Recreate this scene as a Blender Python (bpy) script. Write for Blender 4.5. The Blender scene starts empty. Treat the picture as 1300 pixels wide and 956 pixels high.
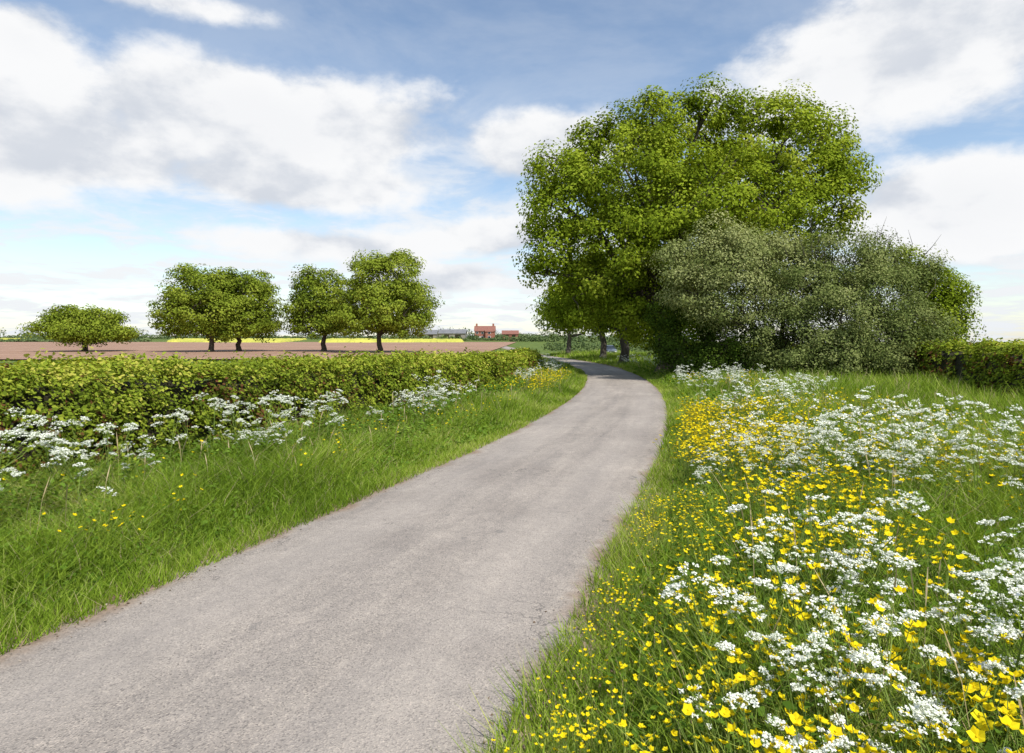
import bpy, math, numpy as np
from mathutils import Vector
rng=np.random.default_rng(7)
sc=bpy.context.scene
F0=800.0
# ---------------------------------------------------------------- helpers
def link(o,parent=None):
    sc.collection.objects.link(o)
    if parent: o.parent=parent
    return o
class B:
    def __init__(s): s.V=[];s.F=[];s.m=[];s.v=[];s.n=0
    def add(s,V,F,mat=0,v=0.5):
        V=np.asarray(V,dtype=np.float64).reshape(-1,3);F=np.asarray(F,dtype=np.int64).reshape(-1,4)
        s.V.append(V);s.F.append(F+s.n);s.n+=len(V)
        s.m.append(np.broadcast_to(np.asarray(mat),(len(F),)));s.v.append(np.broadcast_to(np.asarray(v,dtype=float),(len(F),)))
    def arr(s): return np.concatenate(s.V),np.concatenate(s.F),np.concatenate(s.m),np.concatenate(s.v)
    def obj(s,name,mats,parent=None,smooth=False):
        V,F,m,v=s.arr();n=len(F)
        me=bpy.data.meshes.new(name)
        me.vertices.add(len(V));me.vertices.foreach_set('co',V.astype(np.float32).ravel())
        me.loops.add(n*4);me.loops.foreach_set('vertex_index',F.astype(np.int32).ravel())
        me.polygons.add(n);me.polygons.foreach_set('loop_start',(np.arange(n)*4).astype(np.int32))
        for x in mats: me.materials.append(x)
        me.polygons.foreach_set('material_index',m.astype(np.int32))
        me.update(calc_edges=True)
        a=me.attributes.new('v','FLOAT','FACE');a.data.foreach_set('value',v.astype(np.float32))
        me.polygons.foreach_set('use_smooth',np.full(n,bool(smooth)))
        return link(bpy.data.objects.new(name,me),parent)
def norm(a): return a/np.maximum(np.linalg.norm(a,axis=-1,keepdims=True),1e-9)
def sstep(a,b,x):
    t=np.clip((x-a)/(b-a),0,1);return t*t*(3-2*t)
def bump(P,sc_=1.0,seed=0):
    r=np.random.default_rng(seed);o=0
    for i in range(6):
        k=norm(r.normal(size=3))*sc_*(1+i*0.5);o=o+np.sin(P@k+r.uniform(0,6.28))/(1+i*.35)
    return o/3.2
def tube(b,pts,rad,sides=6,mat=0,v=0.5):
    pts=np.asarray(pts,float);rad=np.asarray(rad,float);k=len(pts)
    t=norm(np.gradient(pts,axis=0))
    ref=np.where(np.abs(t[:,2:3])>.9,[[1.,0,0]],[[0,0,1.]])
    if np.abs(t[:,2]).max()>.8: ref=np.tile([[0.3,1.,0]],(k,1))
    u=norm(np.cross(t,ref));w=np.cross(t,u)
    a=np.arange(sides)/sides*2*np.pi
    V=pts[:,None]+rad[:,None,None]*(np.cos(a)[None,:,None]*u[:,None]+np.sin(a)[None,:,None]*w[:,None])
    i=np.arange(k-1)[:,None]*sides;j=np.arange(sides)[None];j2=(j+1)%sides
    F=np.stack([i+j,i+j2,i+sides+j2,i+sides+j],-1).reshape(-1,4)
    b.add(V.reshape(-1,3),F,mat,v)
def leaves(b,P,N,size,aspect=.6,mat=0,v=.5):
    n=len(P);N=norm(N);t=norm(np.cross(N,rng.normal(size=(n,3))));w=np.cross(N,t)
    s=(np.broadcast_to(size,(n,))/2)[:,None]
    V=np.stack([P-t*s,P+w*s*aspect+t*s*.15,P+t*s,P-w*s*aspect+t*s*.15],1).reshape(-1,3)
    b.add(V,np.arange(n*4).reshape(-1,4),mat,v)
def inst(b,proto,P,s,tilt=.12,rot=None):
    V,F,m,v=proto;n=len(P);k=len(V)
    r=rng.uniform(0,6.28,n) if rot is None else rot
    c,si=np.cos(r)[:,None],np.sin(r)[:,None];s=np.broadcast_to(s,(n,))[:,None]
    x=(V[None,:,0]*c-V[None,:,1]*si);y=(V[None,:,0]*si+V[None,:,1]*c);z=np.broadcast_to(V[None,:,2],x.shape)
    tx=rng.normal(0,tilt,n)[:,None];ty=rng.normal(0,tilt,n)[:,None]
    x=(x+z*tx)*s+P[:,0:1];y=(y+z*ty)*s+P[:,1:2];z=z*s+P[:,2:3]
    VV=np.stack([x,y,z],-1).reshape(-1,3)
    FF=(F[None]+(np.arange(n)*k)[:,None,None]).reshape(-1,4)
    vv=np.clip(v[None]+rng.uniform(-.15,.15,n)[:,None],0,1)
    b.add(VV,FF,np.tile(m,n),vv.ravel())
def box(b,c,s,mat=0,v=.5,rz=0):
    x,y,z=[q/2 for q in s]
    V=np.array([[i,j,k] for i in(-x,x) for j in(-y,y) for k in(-z,z)],float)
    cc,ss=math.cos(rz),math.sin(rz)
    V=np.stack([V[:,0]*cc-V[:,1]*ss,V[:,0]*ss+V[:,1]*cc,V[:,2]],-1)+np.asarray(c,float)
    b.add(V,[[0,1,3,2],[4,6,7,5],[0,4,5,1],[2,3,7,6],[0,2,6,4],[1,5,7,3]],mat,v)
# ---------------------------------------------------------------- materials
def newmat(name):
    m=bpy.data.materials.new(name);m.use_nodes=True;nt=m.node_tree;nt.nodes.clear()
    out=nt.nodes.new('ShaderNodeOutputMaterial');return m,nt,out
def ramp(nt,fac,cols):
    r=nt.nodes.new('ShaderNodeValToRGB');e=r.color_ramp.elements
    n=len(cols)
    while len(e)<n:e.new(.5)
    for i,c in enumerate(cols):
        if len(c)==4: e[i].position=c[0];e[i].color=(*c[1:],1)
        else: e[i].position=i/(n-1);e[i].color=(*c,1)
    nt.links.new(fac,r.inputs[0]);return r.outputs[0]
def leafmat(name,cols,trans=.4,tint=(1.25,1.15,.5)):
    m,nt,out=newmat(name);L=nt.links.new
    a=nt.nodes.new('ShaderNodeAttribute');a.attribute_name='v'
    col=ramp(nt,a.outputs['Fac'],cols)
    d=nt.nodes.new('ShaderNodeBsdfDiffuse');L(col,d.inputs[0])
    t=nt.nodes.new('ShaderNodeBsdfTranslucent')
    mx=nt.nodes.new('ShaderNodeVectorMath');mx.operation='MULTIPLY';L(col,mx.inputs[0]);mx.inputs[1].default_value=tint;L(mx.outputs[0],t.inputs[0])
    s=nt.nodes.new('ShaderNodeMixShader');s.inputs[0].default_value=trans;L(d.outputs[0],s.inputs[1]);L(t.outputs[0],s.inputs[2])
    L(s.outputs[0],out.inputs[0]);return m
def noise(nt,scale,detail=4,rough=.55,vec=None,dist=0):
    n=nt.nodes.new('ShaderNodeTexNoise');n.inputs['Scale'].default_value=scale;n.inputs['Detail'].default_value=detail
    n.inputs['Roughness'].default_value=rough;n.inputs['Distortion'].default_value=dist
    if vec is not None: nt.links.new(vec,n.inputs['Vector'])
    return n.outputs['Fac']
def posvec(nt,scale=(1,1,1)):
    g=nt.nodes.new('ShaderNodeNewGeometry')
    mp=nt.nodes.new('ShaderNodeMapping');mp.inputs['Scale'].default_value=scale;nt.links.new(g.outputs['Position'],mp.inputs[0]);return mp.outputs[0]
def surfmat(name,cols,scale=2,detail=6,rough=.9,bumpd=0,vscale=(1,1,1),cols2=None,scale2=20,spec=.2):
    m,nt,out=newmat(name);L=nt.links.new
    p=nt.nodes.new('ShaderNodeBsdfPrincipled');p.inputs['Roughness'].default_value=rough;p.inputs['Specular IOR Level'].default_value=spec
    pv=posvec(nt,vscale);f=noise(nt,scale,detail,.6,pv);c=ramp(nt,f,cols)
    if cols2:
        f2=noise(nt,scale2,4,.6,pv);c2=ramp(nt,f2,cols2)
        mm=nt.nodes.new('ShaderNodeVectorMath');mm.operation='MULTIPLY';L(c,mm.inputs[0]);L(c2,mm.inputs[1]);c=mm.outputs[0]
    L(c,p.inputs['Base Color'])
    if bumpd:
        bn=nt.nodes.new('ShaderNodeBump');bn.inputs['Distance'].default_value=bumpd;L(noise(nt,scale*3,5,.6,pv),bn.inputs['Height']);L(bn.outputs[0],p.inputs['Normal'])
    L(p.outputs[0],out.inputs[0]);return m
M_bark=surfmat('bark',[(.3,.045,.035,.025),(.7,.13,.11,.085)],3,8,.95,.03,(3,3,.6))
M_oak=leafmat('oak_leaf',[(.085,.12,.010),(.19,.26,.018),(.30,.37,.032),(.41,.45,.06)],.27)
M_park=leafmat('parkland_leaf',[(.09,.135,.016),(.18,.24,.024),(.27,.33,.04),(.34,.38,.055)],.24)
M_willow=leafmat('sallow_leaf',[(.095,.13,.033),(.19,.23,.068),(.29,.32,.115),(.42,.43,.19)],.24,(1.1,1.05,.7))
M_thorn=leafmat('hawthorn_leaf',[(.04,.07,.010),(.08,.135,.018),(.14,.20,.026)],.24)
M_hedge=leafmat('hedge_leaf',[(0,.15,.07,.03),(.10,.08,.11,.016),(.45,.20,.27,.026),(.8,.34,.39,.045),(1,.48,.45,.09)],.27)
M_hcore=surfmat('hedge_twig_shade',[(.3,.014,.016,.007),(.7,.045,.038,.02)],12,4)  # twiggy hedge core, coloured dark to read as shade between the leaves
M_grass=leafmat('grass_blade',[(0,.10,.17,.018),(.3,.20,.31,.028),(.6,.31,.42,.055),(.85,.44,.48,.13),(1,.5,.48,.2)],.3)
M_dry=leafmat('dry_grass',[(.38,.30,.16),(.52,.43,.25)],.25,(1,1,.8))
M_forb=leafmat('forb_leaf',[(.05,.095,.015),(.11,.20,.024),(.21,.31,.045)],.27)
M_white=leafmat('white_floret',[(.74,.78,.62),(.88,.88,.82)],.15,(1,1,.95))
M_yellow=leafmat('buttercup_petal',[(.74,.56,.01),(.88,.74,.02)],.22,(1,.9,.5))
M_stem=leafmat('flower_stem',[(.14,.22,.04),(.24,.30,.08)],.1)
M_distleaf=leafmat('distant_leaf',[(.07,.11,.045),(.12,.165,.065),(.19,.23,.095)],.15)
# ---------------------------------------------------------------- terrain
def H(x,y):
    x=np.asarray(x,float);y=np.asarray(y,float)
    q=x/np.maximum(y,1.);s=1-sstep(.12,.5,q)
    t=np.clip(y-85,0,None);t=t*t/(t+25)
    return .0155*np.minimum(t,620)*s*sstep(-600,0,y+0*x)
gx=np.concatenate([-np.geomspace(3000,420,18),np.linspace(-400,400,121),np.geomspace(420,3000,18)])
gy=np.concatenate([[-600,-300,-100],np.linspace(-50,700,120),np.geomspace(730,4000,22)])
X,Y=np.meshgrid(gx,gy);Z=H(X,Y)
def gridfaces(nr,nc):
    i=np.arange(nr-1)[:,None]*nc;j=np.arange(nc-1)[None];return np.stack([i+j,i+j+1,i+nc+j+1,i+nc+j],-1).reshape(-1,4)
b=B();b.add(np.stack([X,Y,Z],-1).reshape(-1,3),gridfaces(*X.shape))
M_ground=surfmat('ground_soil_and_turf',[(.3,.075,.11,.02),(.5,.10,.15,.025),(.7,.15,.2,.035)],.35,8,.95,.02,cols2=[(.3,.75,.75,.75),(.7,1.15,1.1,1)],scale2=9)
b.obj('ground',[M_ground],smooth=True)
def quadfield(name,c,mat,dz,nu=60,nv=40,wob=0,skirt=False):
    u,v=np.meshgrid(np.linspace(0,1,nu),np.linspace(0,1,nv));c=np.array(c,float)
    P=((1-u)*(1-v))[...,None]*c[0]+(u*(1-v))[...,None]*c[1]+(u*v)[...,None]*c[2]+((1-u)*v)[...,None]*c[3]
    z=H(P[...,0],P[...,1])+dz+(wob*rng.normal(size=u.shape))
    if skirt: z[0,:]-=dz;z[-1,:]-=dz;z[:,0]-=dz;z[:,-1]-=dz
    b=B();b.add(np.dstack([P,z]).reshape(-1,3),gridfaces(nv,nu));return b.obj(name,[mat])
M_soil=surfmat('red_ploughed_soil',[(.3,.27,.16,.105),(.7,.40,.25,.17)],.05,8,.95,0,(1,3,1),cols2=[(.35,.75,.75,.75),(.65,1.1,1.1,1.1)],scale2=.8)
M_rape=surfmat('rapeseed_crop',[(.35,.34,.36,.06),(.62,.58,.54,.09)],.12,8,.9,0,(1,.5,1))
M_wheat=surfmat('green_crop',[(.35,.13,.21,.05),(.65,.19,.28,.07)],.03,6,.9)
quadfield('ploughed_field',[(-420,52),(-6,62),(2,262),(-420,262)],M_soil,.14,100,60,.01)
quadfield('rapeseed_field',[(-140,255),(-88,240),(-130,400),(-215,400)],M_rape,.75,90,50,.12,True)
quadfield('rapeseed_field',[(-74,240),(-19,252),(-30,380),(-110,380)],M_rape,.9,90,50,.12,True)
quadfield('rapeseed_field',[(-420,350),(-310,350),(-320,430),(-470,430)],M_rape,.8,40,20,.06,True)
quadfield('crop_field',[(-430,265),(-165,265),(-225,340),(-440,340)],M_wheat,.4,60,30,.03,True)
# ---------------------------------------------------------------- road
R=np.array([(-4.5,-11),(-2.77,-6),(-1.1,-1),(.30,3.1),(.95,5.06),(1.66,7.19),(2.33,9.3),(3.2,12.4),(4.4,17.5),(5.6,24.2),(6.7,33.7),(7.25,45.7),(6.9,58),(6.0,72),(4.6,92),(2.2,130),(-2,175),(-6,220)],float)
def catmull(P,n=24):
    P=np.vstack([2*P[0]-P[1],P,2*P[-1]-P[-2]]);o=[]
    for i in range(1,len(P)-2):
        t=np.linspace(0,1,n,endpoint=False)[:,None];a,b_,c,d=P[i-1:i+3]
        o.append(.5*(2*b_+(c-a)*t+(2*a-5*b_+4*c-d)*t*t+(3*b_-a-3*c+d)*t**3))
    return np.vstack(o+[P[-2][None]])
Rc=catmull(R)
for _ in range(30): Rc[1:-1]=.25*Rc[:-2]+.5*Rc[1:-1]+.25*Rc[2:]
s=np.concatenate([[0],np.cumsum(np.linalg.norm(np.diff(Rc,axis=0),axis=1))])
S=np.arange(0,s[-1],.12);Rc=np.stack([np.interp(S,s,Rc[:,0]),np.interp(S,s,Rc[:,1])],-1)
T=norm(np.gradient(Rc,axis=0));NR=np.stack([T[:,1],-T[:,0]],-1)
HW=1.46
CL=Rc-NR*HW
lat=np.array([-1,-.985,-.94,-.85,-.6,-.3,0,.3,.6,.85,.94,.985,1.])
wobL=.045*np.sin(S*2.1)+.035*np.sin(S*5.7+1)+.02*np.sin(S*13.1)+rng.normal(0,.012,len(S))
wobR=.045*np.sin(S*1.7+2)+.035*np.sin(S*6.3)+.02*np.sin(S*11.7)+rng.normal(0,.012,len(S))
hw=np.where(lat[None]<0,HW+wobL[:,None],HW+wobR[:,None])
P=CL[:,None]+NR[:,None]*(lat[None]*hw)[...,None]
z=H(P[...,0],P[...,1])+.006+.035*(1-np.abs(lat)**2)[None]+0*P[...,0]
b=B();b.add(np.dstack([P,z]).reshape(-1,3),gridfaces(len(S),len(lat)))
m,nt,out=newmat('worn_asphalt');L=nt.links.new
at=nt.nodes.new('ShaderNodeAttribute');at.attribute_name='latr'
at2=nt.nodes.new('ShaderNodeAttribute');at2.attribute_name='along'
pv=posvec(nt)
p=nt.nodes.new('ShaderNodeBsdfPrincipled');p.inputs['Roughness'].default_value=.85;p.inputs['Specular IOR Level'].default_value=.25
def mathn(nt,op,a,b_=None,c=None):
    n=nt.nodes.new('ShaderNodeMath');n.operation=op
    for i,q in enumerate((a,b_,c)):
        if q is None: continue
        if isinstance(q,(int,float)): n.inputs[i].default_value=q
        else: nt.links.new(q,n.inputs[i])
    return n.outputs[0]
def mixc(nt,f,a,b_,mode='MIX'):
    n=nt.nodes.new('ShaderNodeMix');n.data_type='RGBA';n.blend_type=mode
    if isinstance(f,(int,float)): n.inputs[0].default_value=f
    else: nt.links.new(f,n.inputs[0])
    for i,q in ((6,a),(7,b_)):
        if isinstance(q,tuple): n.inputs[i].default_value=(*q,1)
        else: nt.links.new(q,n.inputs[i])
    return n.outputs[2]
base=ramp(nt,noise(nt,.7,6,.6,pv,.3),[(.3,.275,.243,.212),(.5,.325,.29,.253),(.72,.39,.345,.298)])
vo=nt.nodes.new('ShaderNodeTexVoronoi');vo.inputs['Scale'].default_value=140;L(pv,vo.inputs['Vector'])
sepc=nt.nodes.new('ShaderNodeSeparateColor');L(vo.outputs['Color'],sepc.inputs[0])
agg=ramp(nt,sepc.outputs[0],[(0,.55,.55,.56),(.25,.92,.92,.92),(.8,1.06,1.05,1.04),(1,1.38,1.35,1.3)])
c=mixc(nt,1,base,agg,'MULTIPLY')
c=mixc(nt,1,c,ramp(nt,noise(nt,9,5,.7,pv),[(.3,.86,.86,.86),(.7,1.09,1.08,1.07)]),'MULTIPLY')
cx=nt.nodes.new('ShaderNodeCombineXYZ');L(mathn(nt,'MULTIPLY',at.outputs['Fac'],5.0),cx.inputs[0]);L(mathn(nt,'MULTIPLY',at2.outputs['Fac'],.22),cx.inputs[1])
c=mixc(nt,1,c,ramp(nt,noise(nt,1.3,5,.6,cx.outputs[0]),[(.3,.84,.84,.85),(.7,1.13,1.12,1.10)]),'MULTIPLY')
v2=nt.nodes.new('ShaderNodeTexVoronoi');v2.feature='DISTANCE_TO_EDGE';v2.inputs['Scale'].default_value=1.1
nn=nt.nodes.new('ShaderNodeTexNoise');nn.inputs['Scale'].default_value=4;nn.inputs['Detail'].default_value=6;L(pv,nn.inputs['Vector'])
va=nt.nodes.new('ShaderNodeVectorMath');va.operation='MULTIPLY_ADD';L(nn.outputs['Color'],va.inputs[0]);va.inputs[1].default_value=(.6,.6,.6);L(pv,va.inputs[2]);L(va.outputs[0],v2.inputs['Vector'])
ck=mathn(nt,'LESS_THAN',v2.outputs['Distance'],.006)
ck=mathn(nt,'MULTIPLY',ck,mathn(nt,'GREATER_THAN',noise(nt,.5,3,.5,pv),.54))
c=mixc(nt,mathn(nt,'MULTIPLY',ck,.5),c,(.07,.065,.06))
sp=mathn(nt,'GREATER_THAN',noise(nt,6,2,.5,pv),.735)
c=mixc(nt,mathn(nt,'MULTIPLY',sp,.35),c,(.12,.115,.11))
e=mathn(nt,'ABSOLUTE',at.outputs['Fac'])
en=mathn(nt,'ADD',e,mathn(nt,'MULTIPLY',mathn(nt,'SUBTRACT',noise(nt,2.6,6,.65,pv),.5),.34))
mr=nt.nodes.new('ShaderNodeMapRange');mr.interpolation_type='SMOOTHSTEP';mr.inputs[1].default_value=.82;mr.inputs[2].default_value=.98;L(en,mr.inputs[0])
c=mixc(nt,mathn(nt,'MULTIPLY',mr.outputs[0],.9),c,ramp(nt,noise(nt,25,5,.7,pv),[(.3,.15,.105,.07),(.7,.36,.26,.18)]))
wt=mathn(nt,'SUBTRACT',e,.52);wt=mathn(nt,'MULTIPLY',wt,wt);wt=mathn(nt,'SUBTRACT',1,mathn(nt,'MULTIPLY',wt,14));wt=mathn(nt,'MAXIMUM',wt,0)
c=mixc(nt,mathn(nt,'MULTIPLY',wt,.22),c,(.41,.365,.32))
L(c,p.inputs['Base Color'])
bn=nt.nodes.new('ShaderNodeBump');bn.inputs['Distance'].default_value=.005;bn.inputs['Strength'].default_value=.6
L(mathn(nt,'ADD',vo.outputs['Distance'],noise(nt,30,4,.6,pv)),bn.inputs['Height']);L(bn.outputs[0],p.inputs['Normal'])
L(p.outputs[0],out.inputs[0]);M_road=m
ro=b.obj('country_lane_road',[M_road],smooth=True)
a=ro.data.attributes.new('latr','FLOAT','POINT');a.data.foreach_set('value',np.tile(lat,len(S)).astype(np.float32))
a=ro.data.attributes.new('along','FLOAT','POINT');a.data.foreach_set('value',np.repeat(S,len(lat)).astype(np.float32))
b=B()
for sd in (-1,1):
    ll=np.array([.8,1.06,1.14,1.2]);zz=np.array([.001,.003,.012,-.02])
    P=CL[:,None]+NR[:,None]*(sd*ll[None]*HW)[...,None]
    zz2=H(P[...,0],P[...,1])+zz[None]+rng.normal(0,.004,P.shape[:2])*np.array([0,1,1,0])
    b.add(np.dstack([P,zz2]).reshape(-1,3),gridfaces(len(S),4))
M_sh=surfmat('sandy_soil',[(.3,.15,.10,.06),(.7,.36,.25,.17)],9,6,.95,.01)
b.obj('road_edge_soil',[M_sh])
# loose grit, dead leaves and twigs along the road margins
b=B();n=5200
i=rng.choice(len(S),n,p=(lambda w:w/w.sum())(np.where((CL[:,1]>1.5)&(CL[:,1]<30),1/np.maximum(CL[:,1],1.5),0)))
sd=np.where(rng.uniform(0,1,n)<.5,-1,1);l=sd*(HW*(1.02-np.abs(rng.normal(0,.09,n))))
P=CL[i]+NR[i]*l[:,None]+rng.normal(0,.04,(n,2));zr=.008+.035*(1-np.clip(np.abs(l)/HW,0,1)**2)+.004
N=np.column_stack([rng.normal(0,.3,n),rng.normal(0,.3,n),np.ones(n)])
leaves(b,np.column_stack([P,zr]),N,rng.uniform(.006,.022,n),rng.uniform(.3,1,n)[:,None],0,rng.uniform(0,1,n))
b.obj('road_grit',[leafmat('grit_and_leaf_litter',[(.10,.07,.045),(.26,.19,.13),(.42,.36,.29)],.05,(1,1,1))])
# ---------------------------------------------------------------- scatter helper along the lane
ycl=CL[:,1]
def scat(n,lat0,lat1,y0,y1,p=1.3,latpow=1.0,excl=1.25):
    w=np.where((ycl>y0)&(ycl<y1),1/np.maximum(np.abs(ycl),1.5)**p,0);w=w/w.sum()
    i=rng.choice(len(S),n,p=w);l=lat0+(lat1-lat0)*rng.uniform(0,1,n)**latpow
    P=CL[i]+NR[i]*l[:,None]+T[i]*rng.uniform(-.06,.06,n)[:,None]
    k=(np.hypot(P[:,0],P[:,1])>excl)&(np.abs(P[:,0])<.95*np.abs(P[:,1])+3)
    return P[k],l[k]
def patch(P,sc_=1.,seed=1): return bump(np.column_stack([P,np.zeros(len(P))]),sc_,seed)
def grass(b,P,h,w,rows=3,mat=0,v=None,lean=(.15,.95)):
    n=len(P);a=rng.uniform(0,6.28,n);d=np.stack([np.cos(a),np.sin(a)],-1)
    a2=rng.uniform(0,6.28,n);wd=np.stack([np.cos(a2),np.sin(a2)],-1)
    ln=h*rng.uniform(*lean,n);R_=[];t=np.linspace(0,1,rows)
    z0=H(P[:,0],P[:,1])
    for k in t:
        c=P+d*(ln*k**2)[:,None];zz=z0+h*(k-.22*k*k)
        ww=(w*(1-.9*k**1.5)/2)[:,None]
        R_.append(np.column_stack([c-wd*ww,zz]));R_.append(np.column_stack([c+wd*ww,zz]))
    V=np.stack(R_,1).reshape(-1,3);q=[]
    o=np.arange(n)*rows*2
    for k in range(rows-1): q.append(np.stack([o+2*k,o+2*k+1,o+2*k+3,o+2*k+2],-1))
    F=np.stack(q,1).reshape(-1,4)
    if v is None: v=rng.uniform(0,1,n)
    b.add(V,F,mat,np.repeat(v,rows-1))
b=B()
def addgrass(n,l0,l1,y0,y1,p,hfun,w0,rows,latpow=1.):
    P,l=scat(n,l0,l1,y0,y1,p,latpow);d=np.hypot(P[:,0],P[:,1])
    h=hfun(np.abs(l))*rng.uniform(.4,1.3,len(P))*(1+.5*patch(P,1.3,3)+.35*patch(P,4.5,4))
    w=w0*rng.uniform(.6,1.3,len(P))*np.maximum(1,d/5.5)**.85
    v=np.clip(.40+.34*patch(P,.9,5)+.22*patch(P,3.5,6)+rng.normal(0,.22,len(P)),0,1)
    dry=rng.uniform(0,1,len(P))<.05
    grass(b,P[~dry],h[~dry],w[~dry],rows,0,v[~dry]);grass(b,P[dry],h[dry]*1.1,w[dry]*.7,rows,1)
hl=lambda l:.10+.28*sstep(1.5,2.3,l)+.08*sstep(2.6,4.0,l)
hr=lambda l:.13+.26*sstep(1.5,2.5,l)+.26*sstep(2.8,4.6,l)
addgrass(105000,-1.5,-4.3,1.5,9,1.0,hl,.007,3)
addgrass(70000,-1.5,-4.5,8,30,1.0,hl,.010,2)
addgrass(30000,-1.5,-4.7,25,95,.8,hl,.012,2)
addgrass(26000,-1.32,-1.75,1.5,40,.9,lambda l:.12+0*l,.007,2)
addgrass(135000,1.5,7.0,-.5,9,.8,hr,.007,3,.85)
addgrass(36000,1.32,1.8,0,40,.9,lambda l:.15+0*l,.007,2)
addgrass(115000,1.5,11,8,30,1.1,hr,.011,2)
addgrass(35000,1.5,13,28,95,.8,hr,.012,2)
for (n,l0,l1,y0,y1) in ((200,-2.0,-4.0,3,25),(520,2.2,8,1.6,25)):
    P,l=scat(n,l0,l1,y0,y1,.8,1.,2.0);n=len(P);hh=rng.uniform(.35,.76,n);d=np.hypot(P[:,0],P[:,1])
    a=rng.uniform(0,6.28,n);dr=np.stack([np.cos(a),np.sin(a)],-1);ln=hh*rng.uniform(.1,.45,n)
    R_=[]
    wprof=[.0016,.0013,.004,.001]
    for k,wv,tv in zip(range(4),wprof,(0,.78,.88,1.)):
        c=P+dr*(ln*tv*tv)[:,None];ww=(wv*np.maximum(1,d/5)**.8)[:,None];pr=np.stack([-dr[:,1],dr[:,0]],-1)
        R_.append(np.column_stack([c-pr*ww,hh*tv]));R_.append(np.column_stack([c+pr*ww,hh*tv]))
    V=np.stack(R_,1).reshape(-1,3);o=np.arange(n)*8
    F=np.stack([np.stack([o+2*k,o+2*k+1,o+2*k+3,o+2*k+2],-1) for k in range(3)],1).reshape(-1,4);b.add(V,F,1,np.repeat(rng.uniform(0,1,n),3))
b.obj('verge_grass',[M_grass,M_dry])
b=B()
def forbs(n,l0,l1,y0,y1,p,zmax,sz):
    P,l=scat(n,l0,l1,y0,y1,p);d=np.hypot(P[:,0],P[:,1]);n=len(P)
    z=zmax*rng.uniform(.02,1,n)**1.2*sstep(1.35,2.4,np.abs(l))+.02
    N=np.column_stack([rng.normal(0,.55,n),rng.normal(0,.55,n),np.ones(n)])
    leaves(b,np.column_stack([P,z]),N,sz*rng.uniform(.5,1.4,n)*np.maximum(1,d/7)**.7,.55,0,np.clip(.45+.3*patch(P,1.5,9)+rng.normal(0,.2,n),0,1))
forbs(32000,-1.6,-4.2,1.5,12,1.,.30,.045)
forbs(22000,-2.9,-4.1,2,30,.9,.45,.05)
forbs(55000,1.6,7,-.5,12,.9,.38,.045)
forbs(25000,1.6,11,10,40,1.,.35,.05)
b.obj('wild_forb_leaves',[M_forb])
# ---------------------------------------------------------------- flower prototypes
def proto_parsley(seed,detail=True,nb=6):
    r=np.random.default_rng(seed);b=B()
    Hh=1.0;bend=r.normal(0,.07,2)
    stem=np.array([[bend[0]*t*t,bend[1]*t*t,Hh*t*.95] for t in np.linspace(0,1,5)])
    tube(b,stem,np.linspace(.0065,.0025,5),4,1,.4)
    tips=[(stem[-1],.085)]
    for k in range(nb):
        t=r.uniform(.3,.85);a=k*2.4+r.normal(0,.4);p0=np.array([bend[0]*t*t,bend[1]*t*t,Hh*t*.95])
        ln=r.uniform(.16,.42);e_=p0+np.array([math.cos(a)*ln*.7,math.sin(a)*ln*.7,ln*r.uniform(.7,1.1)]);e_[2]=min(e_[2],r.uniform(.85,1.1))
        mid=(p0+e_)/2+np.array([math.cos(a),math.sin(a),-.3])*.03
        tube(b,[p0,mid,e_],[.003,.0024,.0016],3,1,.5);tips.append((e_,r.uniform(.04,.088)))
    for e_,ru in tips:
        nr=r.integers(10,15) if detail else 8
        tl=r.normal(0,.32,2)
        for q in range(nr):
            a=q*2.4;rr=ru*math.sqrt((q+.3)/nr);dx,dy=math.cos(a)*rr,math.sin(a)*rr
            tp=e_+np.array([dx,dy,.055-rr*.4+dx*tl[0]+dy*tl[1]])+r.normal(0,.004,3)
            if detail: tube(b,[e_,tp],[.0011,.0008],3,1,.6)
            nf=14 if detail else 4
            rad=.0175 if detail else .024
            ff=r.normal(0,1,(nf,3));ff=norm(ff)*rad*np.sqrt(r.uniform(0,1,(nf,1)));ff[:,2]*=.6
            Pf=tp+ff;N=np.column_stack([r.normal(0,.6,nf),r.normal(0,.6,nf),np.ones(nf)])
            n=nf;N=norm(N);t_=norm(np.cross(N,r.normal(size=(n,3))));w_=np.cross(N,t_);s_=(.0125 if detail else .03)*r.uniform(.7,1.1,(n,1))/2
            V=np.stack([Pf-t_*s_,Pf+w_*s_,Pf+t_*s_,Pf-w_*s_],1).reshape(-1,3)
            b.add(V,np.arange(n*4).reshape(-1,4),0,r.uniform(0,1,n))
    for k in range(6 if detail else 3):
        a=r.uniform(0,6.28);z0=r.uniform(.05,.5);ln=r.uniform(.18,.32);D=np.array([math.cos(a),math.sin(a),.35])
        for q in range(14 if detail else 5):
            t=.25+.75*(q/14 if detail else q/5);sp_=(1-t)*.10+.015
            for sd in (-1,0,1):
                c=np.array([0,0,z0])+D*ln*t+sd*np.array([-D[1],D[0],0])*sp_*.6;c[2]-=.12*t*t
                N=norm(np.array([[r.normal(0,.3),r.normal(0,.3),1]]))
                t_=norm(np.array([[D[0]*.6+sd*-D[1],D[1]*.6+sd*D[0],0]]));w_=np.cross(N,t_);s_=.016 if detail else .035
                V=np.stack([c-t_*s_,c+w_*s_*.4,c+t_*s_,c-w_*s_*.4],1).reshape(-1,3);b.add(V,[[0,1,2,3]],2,r.uniform(.2,.9))
    return b.arr()
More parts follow.
